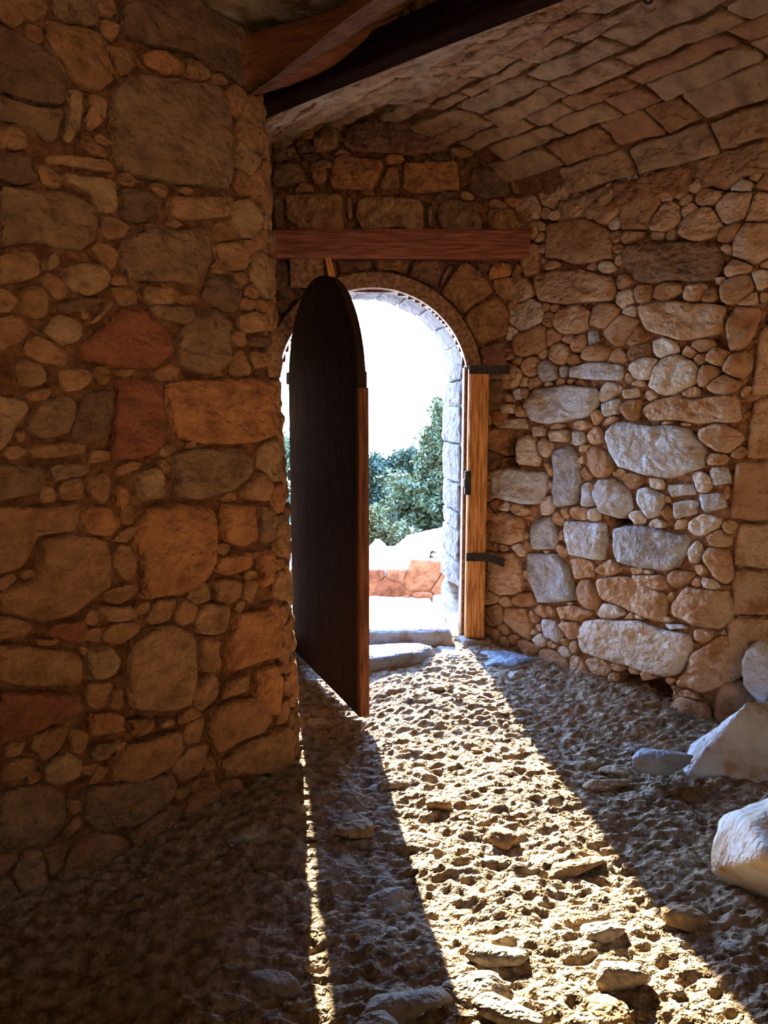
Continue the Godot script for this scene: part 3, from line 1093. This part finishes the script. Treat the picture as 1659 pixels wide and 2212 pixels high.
func build_timbers() -> void:
	# the dark squared beam across the room
	var dir := Vector3(0.731, 0, 0.682).normalized()
	var beam := put(timber_mesh(4.2, 0.105, 0.09, 0.005, 1.0), "ceiling_beam", mats.timber_dark)
	beam.position = Vector3(-0.55, 2.692, -3.33)
	beam.basis = Basis(dir, Vector3.UP, dir.cross(Vector3.UP))
	tag(beam, "dark squared timber beam slanting from the shaded wall's top corner", "beam", "structure")
	# the crooked log above it
	var log_path := curve([Vector3(-0.75, 2.74, -3.22), Vector3(-0.396, 2.755, -3.05), Vector3(-0.13, 2.775, -2.9), Vector3(0.04, 2.845, -2.8), Vector3(0.16, 2.98, -2.73), Vector3(0.2, 3.2, -2.7)], 5)
	var radii := []
	for i in log_path.size():
		radii.append(lerpf(0.10, 0.066, float(i) / log_path.size()))
	var base: Vector3 = log_path[0]
	var lg := put(tube_mesh(log_path.map(func(p): return p - base), radii, 18, 0.09, 4.0), "log_beam", mats.timber_log)
	lg.position = base
	tag(lg, "crooked red-brown log just under the plaster ceiling", "log", "structure")
	# lintel over the doorway
	var lintel := put(timber_mesh(1.62, 0.15, 0.14, 0.008, 7.0), "lintel_beam", mats.timber_red)
	lintel.position = Vector3(-0.80, 2.39, DOOR_Z + 0.03)
	tag(lintel, "reddish wooden lintel beam across the wall above the arch", "lintel", "structure")
	# door frame
	var frame := root_at("trim_1", Vector3(0, 0, 0))
	tag(frame, "wooden door frame with squared post and arched head", "door frame", "structure")
	for x in [0.545, -0.715]:
		var post := put(box_mesh(Vector3(0.115, 1.60, 0.13), 0.008), "post", mats.timber_post, frame)
		post.position = Vector3(x, 0.90, -4.56)
	for x in [[0.478, 0.02], [-0.657, 0.02]]:
		var stop := put(box_mesh(Vector3(x[1], 1.62, 0.17), 0.004), "door_stop", mats.timber_frame, frame)
		stop.position = Vector3(x[0], 0.90, -4.655)
	var ring := PackedVector2Array()
	for i in 33:
		var t := 0.17 + (PI - 0.34) * i / 32.0
		ring.append(Vector2(cos(t), sin(t)) * (ARCH_R + 0.005))
	for i in range(32, -1, -1):
		var t := 0.17 + (PI - 0.34) * i / 32.0
		ring.append(Vector2(cos(t), sin(t)) * (ARCH_R + 0.09))
	var head := put(prism(ring, -0.13, 0.05), "arch_head", mats.timber_frame, frame)
	head.position = Vector3(ARCH_X, ARCH_Y, -4.60)
	# a board and a peg nailed under the lintel, above the hinge side
	var board := put(box_mesh(Vector3(0.19, 0.16, 0.03), 0.004), "nailed_board", mats.timber_frame)
	board.position = Vector3(-0.44, 2.235, -4.56)
	tag(board, "short brown board fixed under the lintel above the open door", "board")
	var peg := put(box_mesh(Vector3(0.035, 0.15, 0.03), 0.004), "wooden_peg", mats.timber_post)
	peg.position = Vector3(-0.305, 2.25, -4.545)
	peg.rotation.z = 0.22
	tag(peg, "thin slanting wooden peg hanging under the lintel beside the board", "peg")

const LEAF_W := 1.10
func build_door() -> void:
	var d := root_at("door_1", Vector3(-0.530, 0.035, -4.50))
	var dir := Vector3(0.392, 0, 0.92).normalized()
	d.basis = Basis(dir, Vector3.UP, dir.cross(Vector3.UP))
	tag(d, "dark arched plank door standing open inwards on iron hinges", "door", "structure")
	# own axes: x across the leaf from the hinges, y up, z towards its outer face
	var top := func(x: float) -> float: return 1.535 + sqrt(maxf(0.0, 0.555 * 0.555 - pow(x - LEAF_W * 0.5, 2)))
	var xs := [0.0, 0.16, 0.33, 0.52, 0.70, 0.87, 1.03, LEAF_W]
	for i in 7:
		var a: float = xs[i] + 0.002
		var b: float = xs[i + 1] - 0.002
		var p := PackedVector2Array([Vector2(a, 0.0), Vector2(b, 0.0)])
		for k in 7:
			var x := lerpf(b, a, k / 6.0)
			p.append(Vector2(x, top.call(x)))
		put(prism(p, -0.019, 0.019), "plank", mats.door_plank_shaded, d)
	# ledges across the inner face and the K-braces between them
	for y in [0.13, 0.70, 1.06, 1.56]:
		var ledge := put(timber_mesh(LEAF_W - 0.08, 0.10, 0.03, 0.002, y), "ledge", mats.door_batten, d)
		ledge.position = Vector3(0.02, y, -0.034)
	for b in [[0.60, 1.30, 0.98, 1.53], [0.60, 1.30, 0.98, 1.08], [0.60, 0.43, 0.98, 0.68], [0.60, 0.43, 0.98, 0.15]]:
		var from := Vector3(b[0], b[1], -0.034)
		var to := Vector3(b[2], b[3], -0.034)
		var brace := put(timber_mesh(from.distance_to(to), 0.07, 0.03, 0.002, b[1]), "brace", mats.door_batten, d)
		var x_axis := (to - from).normalized()
		brace.position = from
		brace.basis = Basis(x_axis, Vector3.BACK.cross(x_axis), Vector3.BACK)
	var stile := put(box_mesh(Vector3(0.035, 1.53, 0.05), 0.004), "edge_strip", mats.door_edge_lit, d)  # lit look of the edge comes partly from its paler colour
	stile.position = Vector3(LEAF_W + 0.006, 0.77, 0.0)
	# strap hinges, their ends hooked over pins on the post
	for y in [0.16, 0.72, 1.05, 1.62]:
		var strap := put(box_mesh(Vector3(0.56, 0.05, 0.008), 0.002), "hinge_strap", mats.iron, d)
		strap.position = Vector3(0.21, y, -0.054)
		var knuckle := put(tube_mesh([Vector3(0, -0.035, 0), Vector3(0, 0.035, 0)], [0.016, 0.016], 12, 0.0, 0.0), "knuckle", mats.iron, strap)
		knuckle.position = Vector3(-0.285, 0, 0.01)
		var pin := put(box_mesh(Vector3(0.09, 0.07, 0.03), 0.004), "pintle", mats.iron, strap)
		pin.position = Vector3(-0.315, -0.01, 0.03)

func build_ironwork() -> void:
	# two bent straps tie the post to the wall; a keeper takes the bolt
	for a in [[1.69, 0.0, "upper"], [0.60, -0.04, "lower"]]:
		var pts := [Vector3(0.485, 0, 0), Vector3(0.60, 0, 0), Vector3(0.615, 0.0, 0.0), Vector3(0.72, a[1], -0.01)]
		var v := PackedVector3Array()
		var idx := PackedInt32Array()
		for p in pts:
			for q in [Vector3(0, -0.024, -0.004), Vector3(0, 0.024, -0.004), Vector3(0, 0.024, 0.004), Vector3(0, -0.024, 0.004)]:
				v.append(p - pts[0] + q)
		for i in 3:
			for k in 4:
				var m := i * 4 + k
				var n := i * 4 + (k + 1) % 4
				idx.append_array([m, n, m + 4, n, n + 4, m + 4])
		idx.append_array([0, 2, 1, 0, 3, 2, 12, 13, 14, 12, 14, 15])
		var o := put(indexed(v, idx, false), "iron_strap", mats.iron)
		o.position = Vector3(0.485, a[0], -4.488)
		tag(o, "flat dark iron strap holding the door post, the %s of the two" % a[2], "iron strap", "", "straps on the door post")
	var keeper := root_at("lock_keeper", Vector3(0.482, 1.04, -4.49))
	tag(keeper, "small dark iron keeper on the inner edge of the door post", "lock keeper")
	var plate := put(box_mesh(Vector3(0.035, 0.14, 0.02), 0.003), "plate", mats.iron, keeper)
	plate.position = Vector3(0.006, 0, 0)
	var staple := put(box_mesh(Vector3(0.02, 0.05, 0.03), 0.003), "staple", mats.iron, keeper)
	staple.position = Vector3(-0.006, 0, -0.01)
	var hook := put(tube_mesh(curve([Vector3(0, 0, 0), Vector3(0.012, 0.06, 0.01), Vector3(0.045, 0.115, 0.03), Vector3(0.075, 0.125, 0.035), Vector3(0.1, 0.09, 0.04)], 5), range(21).map(func(_i): return 0.006), 8, 0.0, 0.0), "iron_hook", mats.iron)
	hook.position = Vector3(0.32, 2.155, DOOR_Z + 0.03)
	tag(hook, "bent iron hook on the voussoirs beside the arch", "hook")
	# the ring that hangs from the vault
	var path := []
	for i in 25:
		path.append(Vector3(sin(TAU * i / 24.0) * 0.022, -cos(TAU * i / 24.0) * 0.034, 0))
	var ring := root_at("iron_ring", Vector3(0.93, 2.93, -2.95))
	tag(ring, "black iron ring hanging from the stone vault", "iron ring")
	put(tube_mesh(path, path.map(func(_p): return 0.005), 8, 0.0, 0.0), "ring", mats.iron, ring)
	var staple2 := put(tube_mesh([Vector3(0, 0.03, 0), Vector3(0, 0.16, 0)], [0.005, 0.005], 8, 0.0, 0.0), "eye_pin", mats.iron, ring)
	staple2.position = Vector3.ZERO

func build_rocks() -> void:
	var a := put(rock_mesh(Vector3(0.40, 0.27, 0.22), 31, 3, 0.035, 30, [[Vector3(0.55, 0.8, 0.25), 0.42], [Vector3(-0.75, 0.3, 0.6), 0.55], [Vector3(0.1, -0.15, 1), 0.62], [Vector3(-0.9, 0.5, -0.2), 0.62], [Vector3(0.5, 0.1, 0.9), 0.66]]), "boulder", mats.limestone_grey)
	a.position = Vector3(1.60, 0.12, -3.02)
	a.rotation = Vector3(0, 0.15, 0)
	tag(a, "slanting grey-white boulder at the foot of the far corner of the wall", "boulder", "", "boulders on the floor")
	var b := put(rock_mesh(Vector3(0.30, 0.24, 0.24), 44, 2, 0.02, 28, [[Vector3(-0.62, -0.5, 0.5), 0.42], [Vector3(-0.15, 0.25, 1), 0.55], [Vector3(-0.05, 1, 0.15), 0.5], [Vector3(-1, 0.35, -0.1), 0.62], [Vector3(0.2, -0.7, 0.8), 0.6]]), "boulder", mats.rock_white)
	b.position = Vector3(1.25, 0.13, -2.14)
	b.rotation = Vector3(0, 0, 0)
	tag(b, "pale smooth boulder by the picture's edge, next to the sun patch", "boulder", "", "boulders on the floor")
	var b2 := put(rock_mesh(Vector3(0.10, 0.11, 0.09), 45, 8, 0.04, 18), "boulder", mats.stone_ochre)
	b2.position = Vector3(1.14, 0.05, -1.80)
	tag(b2, "small ochre stone tucked under the pale smooth boulder", "stone", "", "boulders on the floor")
	var c := put(rock_mesh(Vector3(0.14, 0.05, 0.08), 52, 9, 0.05, 20), "flat_rock", mats.slab_blue)
	c.position = Vector3(1.12, 0.075, -2.95)
	c.rotation.y = 0.15
	tag(c, "flat blue-grey rock lying on the shaded floor", "rock")
	var e := put(rock_mesh(Vector3(0.10, 0.16, 0.08), 58, 8, 0.05, 20), "upright_rock", mats.limestone_grey)
	e.position = Vector3(1.67, 0.30, -3.29)
	tag(e, "upright grey stone leaning on the corner behind the slanting boulder", "rock")

func build_outside() -> void:
	# terrace ground
	var xs := steps(-6.0, 6.0, 0.15)
	var zs := steps(-24.0, -5.1, 0.15)
	var v := PackedVector3Array()
	for z in zs:
		for x in xs:
			var h := -0.30 + coarse.get_noise_2d(x * 6.0, z * 6.0) * 0.08 + medium.get_noise_2d(x * 20.0, z * 20.0) * 0.03
			h -= maxf(0.0, -z - 9.5) * 0.16 * smoothstep(1.4, 0.0, x) + maxf(0.0, -z - 12.0) * 0.12
			v.append(Vector3(x, h, z))
	var idx := PackedInt32Array()
	var n := xs.size()
	for j in zs.size() - 1:
		for i in n - 1:
			var k := j * n + i
			idx.append_array([k, k + 1, k + n, k + 1, k + n + 1, k + n])
	tag(put(indexed(v, idx), "ground", mats.dry_soil), "sunlit stony ground of the terrace outside", "ground", "structure")
	# paving between the step and the low wall
	var pave := root_at("terrace_paving", Vector3.ZERO)
	tag(pave, "uneven pale paving stones just outside the doorstep", "paving", "structure")
	var cells := packed_cells(Rect2(-1.2, -6.75, 2.6, 1.45), [], [[0.16, 200], [0.1, 400], [0.06, 500]], 1.5)
	for poly in cells:
		var lie := func(u: float, w: float) -> Vector3: return Vector3(u, -0.27, w)
		stone(pave, lie, -1.0, poly, rng.randf_range(0.02, 0.07), mats[pick(["terrace_white", "limestone_pale"])], 0.012, "paving_stone")
	# low stone wall
	var wall := root_at("low_wall", Vector3(0, 0, 0))
	tag(wall, "low ochre stone wall across the terrace, seen through the doorway", "low wall")
	var core := put(box_mesh(Vector3(3.0, 0.34, 0.42), 0.02), "core", mats.terrace_wall, wall)
	core.position = Vector3(0.0, -0.21, -6.98)
	var face := func(u: float, w: float) -> Vector3: return Vector3(u, w, -6.78 + u * 0.03)
	var fc := packed_cells(Rect2(-1.4, -0.34, 2.8, 0.30), [], [[0.085, 300], [0.055, 500], [0.035, 400]], 1.4)
	for poly in fc:
		stone(wall, face, 1.0, poly, rng.randf_range(0.015, 0.04), mats[pick(["terrace_wall", "terrace_wall_dark", "terrace_wall"])], 0.01)
	var x := -1.45
	while x < 1.4:
		var w := rng.randf_range(0.22, 0.42)
		flat_slab(wall, "coping_stone", [Vector2(x, -6.80), Vector2(x + w - 0.012, -6.79 + rng.randf_range(-0.02, 0.02)), Vector2(x + w - 0.012, -7.22), Vector2(x, -7.2)], 0.0 + x * 0.025 + rng.randf_range(0.0, 0.015), 0.045, mats.terrace_white, 8)
		x += w
	# curving parapet beyond it
	var par := root_at("curved_parapet", Vector3.ZERO)
	tag(par, "white curving parapet beyond the low wall, lit from above", "parapet")
	var outer := curve([Vector3(-0.01, 0, -7.32), Vector3(0.0, 0, -7.6), Vector3(0.07, 0, -8.3), Vector3(0.22, 0, -9.05), Vector3(0.46, 0, -9.65), Vector3(0.95, 0, -10.3), Vector3(1.6, 0, -10.7)], 3)
	var inner := curve([Vector3(0.31, 0, -7.32), Vector3(0.33, 0, -7.5), Vector3(0.40, 0, -8.2), Vector3(0.52, 0, -8.85), Vector3(0.70, 0, -9.35), Vector3(1.1, 0, -9.85), Vector3(1.7, 0, -10.2)], 3)
	var ring := PackedVector2Array()
	for p in outer:
		ring.append(Vector2(p.x, -p.z))
	for i in range(inner.size() - 1, -1, -1):
		ring.append(Vector2(inner[i].x, -inner[i].z))
	var body := put(prism(ring, -1.2, -0.14), "body", mats.terrace_white, par)
	body.rotation.x = -PI / 2
	for i in range(0, outer.size() - 2, 2):
		flat_slab(par, "coping_stone", [Vector2(outer[i].x - 0.02, outer[i].z), Vector2(outer[i + 2].x - 0.02, outer[i + 2].z + 0.01), Vector2(inner[i + 2].x + 0.02, inner[i + 2].z + 0.01), Vector2(inner[i].x + 0.02, inner[i].z)], -0.10 + rng.randf_range(-0.015, 0.015), 0.06, mats.terrace_white, i)
	var st := rng.randi()
	for i in 16:
		var q: Vector3 = inner[mini(10 + i / 2, inner.size() - 1)]
		var o := put(rock_mesh(Vector3(0.12, 0.07, 0.09), (st + i) % 1000, 7, 0.06, 8), "stone", mats[pick(["limestone_pale", "limestone_grey", "terrace_wall"])], par)
		o.position = q + Vector3(0.05 + rng.randf() * 0.05, -0.2 - (i % 3) * 0.09, 0.06)
	# blue-grey rock on the far side
	for a in [[-0.10, -0.62, -9.75, 0.22, 0.40, 0.26, 91], [-0.95, -0.55, -8.8, 0.36, 0.55, 0.36, 92], [-0.16, -0.62, -8.55, 0.2, 0.26, 0.2, 93]]:
		var o := put(rock_mesh(Vector3(a[3], a[4], a[5]), a[6], 8, 0.05, 18), "outcrop_rock", mats.slab_blue)
		o.position = Vector3(a[0], a[1], a[2])
		tag(o, ["largest blue-grey outcrop rock beside the curving parapet", "blue-grey outcrop rock farthest from the parapet, by the door edge", "small blue-grey outcrop rock touching the curving parapet"][int(a[6]) - 91], "rock", "", "rocks beyond the low wall")
	# trees
	tree(Vector3(0.55, -1.6, -12.3), [[Vector3(0.50, 2.62, 0), Vector3(0.36, 0.56, 0.3)], [Vector3(0.42, 2.2, 0), Vector3(0.50, 0.55, 0.4)], [Vector3(0.1, 1.5, 0.1), Vector3(0.75, 0.55, 0.5)], [Vector3(0.6, 1.2, 0.2), Vector3(0.6, 0.6, 0.5)]], "leaf_green", 36000, 1, "tall pointed green tree nearest the doorway's stone jamb")
	tree(Vector3(0.1, -2.0, -11.4), [[Vector3(0.0, 1.2, 0), Vector3(0.55, 0.65, 0.5)], [Vector3(-0.35, 1.65, 0), Vector3(0.35, 0.4, 0.4)], [Vector3(0.3, 1.0, 0.1), Vector3(0.45, 0.6, 0.4)]], "leaf_olive", 32000, 2, "olive-green bush in front of the taller trees")
	tree(Vector3(-0.1, -2.2, -15.5), [[Vector3(0, 2.2, 0), Vector3(0.8, 0.6, 0.6)], [Vector3(-0.8, 2.35, 0), Vector3(0.7, 0.55, 0.6)], [Vector3(0.7, 2.4, 0), Vector3(0.5, 0.5, 0.5)], [Vector3(-0.3, 1.5, 0.2), Vector3(1.2, 0.6, 0.6)]], "leaf_deep", 36000, 3, "dark blue-green tree behind, beside the door's edge")
	tree(Vector3(2.3, -2.0, -14.0), [[Vector3(0, 2.0, 0), Vector3(0.9, 0.7, 0.7)], [Vector3(0.5, 2.7, 0), Vector3(0.6, 0.6, 0.6)], [Vector3(-0.5, 1.4, 0), Vector3(0.8, 0.7, 0.6)]], "leaf_green", 28000, 4, "broad green tree half hidden by the stone jamb")
	tree(Vector3(-2.4, -2.3, -18.5), [[Vector3(0, 2.5, 0), Vector3(0.9, 0.7, 0.7)], [Vector3(0.9, 2.1, 0), Vector3(0.8, 0.7, 0.6)], [Vector3(-0.9, 2.3, 0), Vector3(0.8, 0.7, 0.6)], [Vector3(0.2, 1.3, 0.3), Vector3(1.3, 0.8, 0.6)]], "leaf_green", 28000, 6, "far green tree wholly behind the open door leaf")
	tree(Vector3(-2.6, -2.1, -13.5), [[Vector3(0, 1.7, 0), Vector3(0.9, 0.6, 0.7)], [Vector3(0.5, 1.2, 0.3), Vector3(0.7, 0.6, 0.6)], [Vector3(-0.6, 1.9, 0), Vector3(0.7, 0.6, 0.6)]], "leaf_deep", 28000, 5, "dark green tree near the terrace, hidden by the door and pier")

func tree(at: Vector3, lobes: Array, leaf: String, count: int, sd: int, label: String) -> void:
	var t := root_at("tree", at)
	tag(t, label, "tree", "", "trees beyond the terrace")
	var r := RandomNumberGenerator.new()
	r.seed = 700 + sd
	var trunk := put(tube_mesh(curve([Vector3(0, -0.4, 0), Vector3(0.03, 0.6, 0.02), lobes[0][0]], 5), range(11).map(func(i): return lerpf(0.09, 0.02, i / 10.0)), 9, 0.1, sd), "trunk", mats.bark, t)
	trunk.position = Vector3.ZERO
	for k in lobes.size():
		put(tube_mesh([Vector3(0.02, 0.5, 0.02), lobes[k][0] * 0.8, lobes[k][0] + Vector3(0, lobes[k][1].y * 0.5, 0)], [0.05, 0.03, 0.008], 6, 0.1, sd), "branch", mats.bark, t)
	var v := PackedVector3Array()
	var nr := PackedVector3Array()
	var col := PackedColorArray()
	for i in count:
		var lobe: Array = lobes[r.randi() % lobes.size()]
		var d := Vector3(r.randfn(), r.randfn(), r.randfn()).normalized()
		var k := pow(r.randf(), 0.3) * (0.8 + 0.35 * medium.get_noise_3d(d.x * 18.0 + sd * 9, d.y * 18.0, d.z * 18.0) * 2.0)
		var p: Vector3 = lobe[0] + d * k * lobe[1]
		var a := Vector3(r.randfn(), r.randfn(), r.randfn()).normalized()
		var b := a.cross(Vector3(r.randfn(), r.randfn(), r.randfn()).normalized()).normalized()
		var s := r.randf_range(0.018, 0.04)
		var nn := a.cross(b)
		var tone := r.randf_range(0.7, 1.1)
		var c := Color(tone, tone * r.randf_range(0.95, 1.05), tone * r.randf_range(0.8, 1.0))
		for q in [p - a * s * 1.6, p + b * s * 0.6, p - b * s * 0.6, p - b * s * 0.6, p + b * s * 0.6, p + a * s * 1.6]:
			v.append(q)
			nr.append(nn)
			col.append(c)
	var arr := []
	arr.resize(Mesh.ARRAY_MAX)
	arr[Mesh.ARRAY_VERTEX] = v
	arr[Mesh.ARRAY_NORMAL] = nr
	arr[Mesh.ARRAY_COLOR] = col
	var am := ArrayMesh.new()
	am.add_surface_from_arrays(Mesh.PRIMITIVE_TRIANGLES, arr)
	var crown := put(am, "crown", mats[leaf], t)
	crown.set_meta("kind", "stuff")
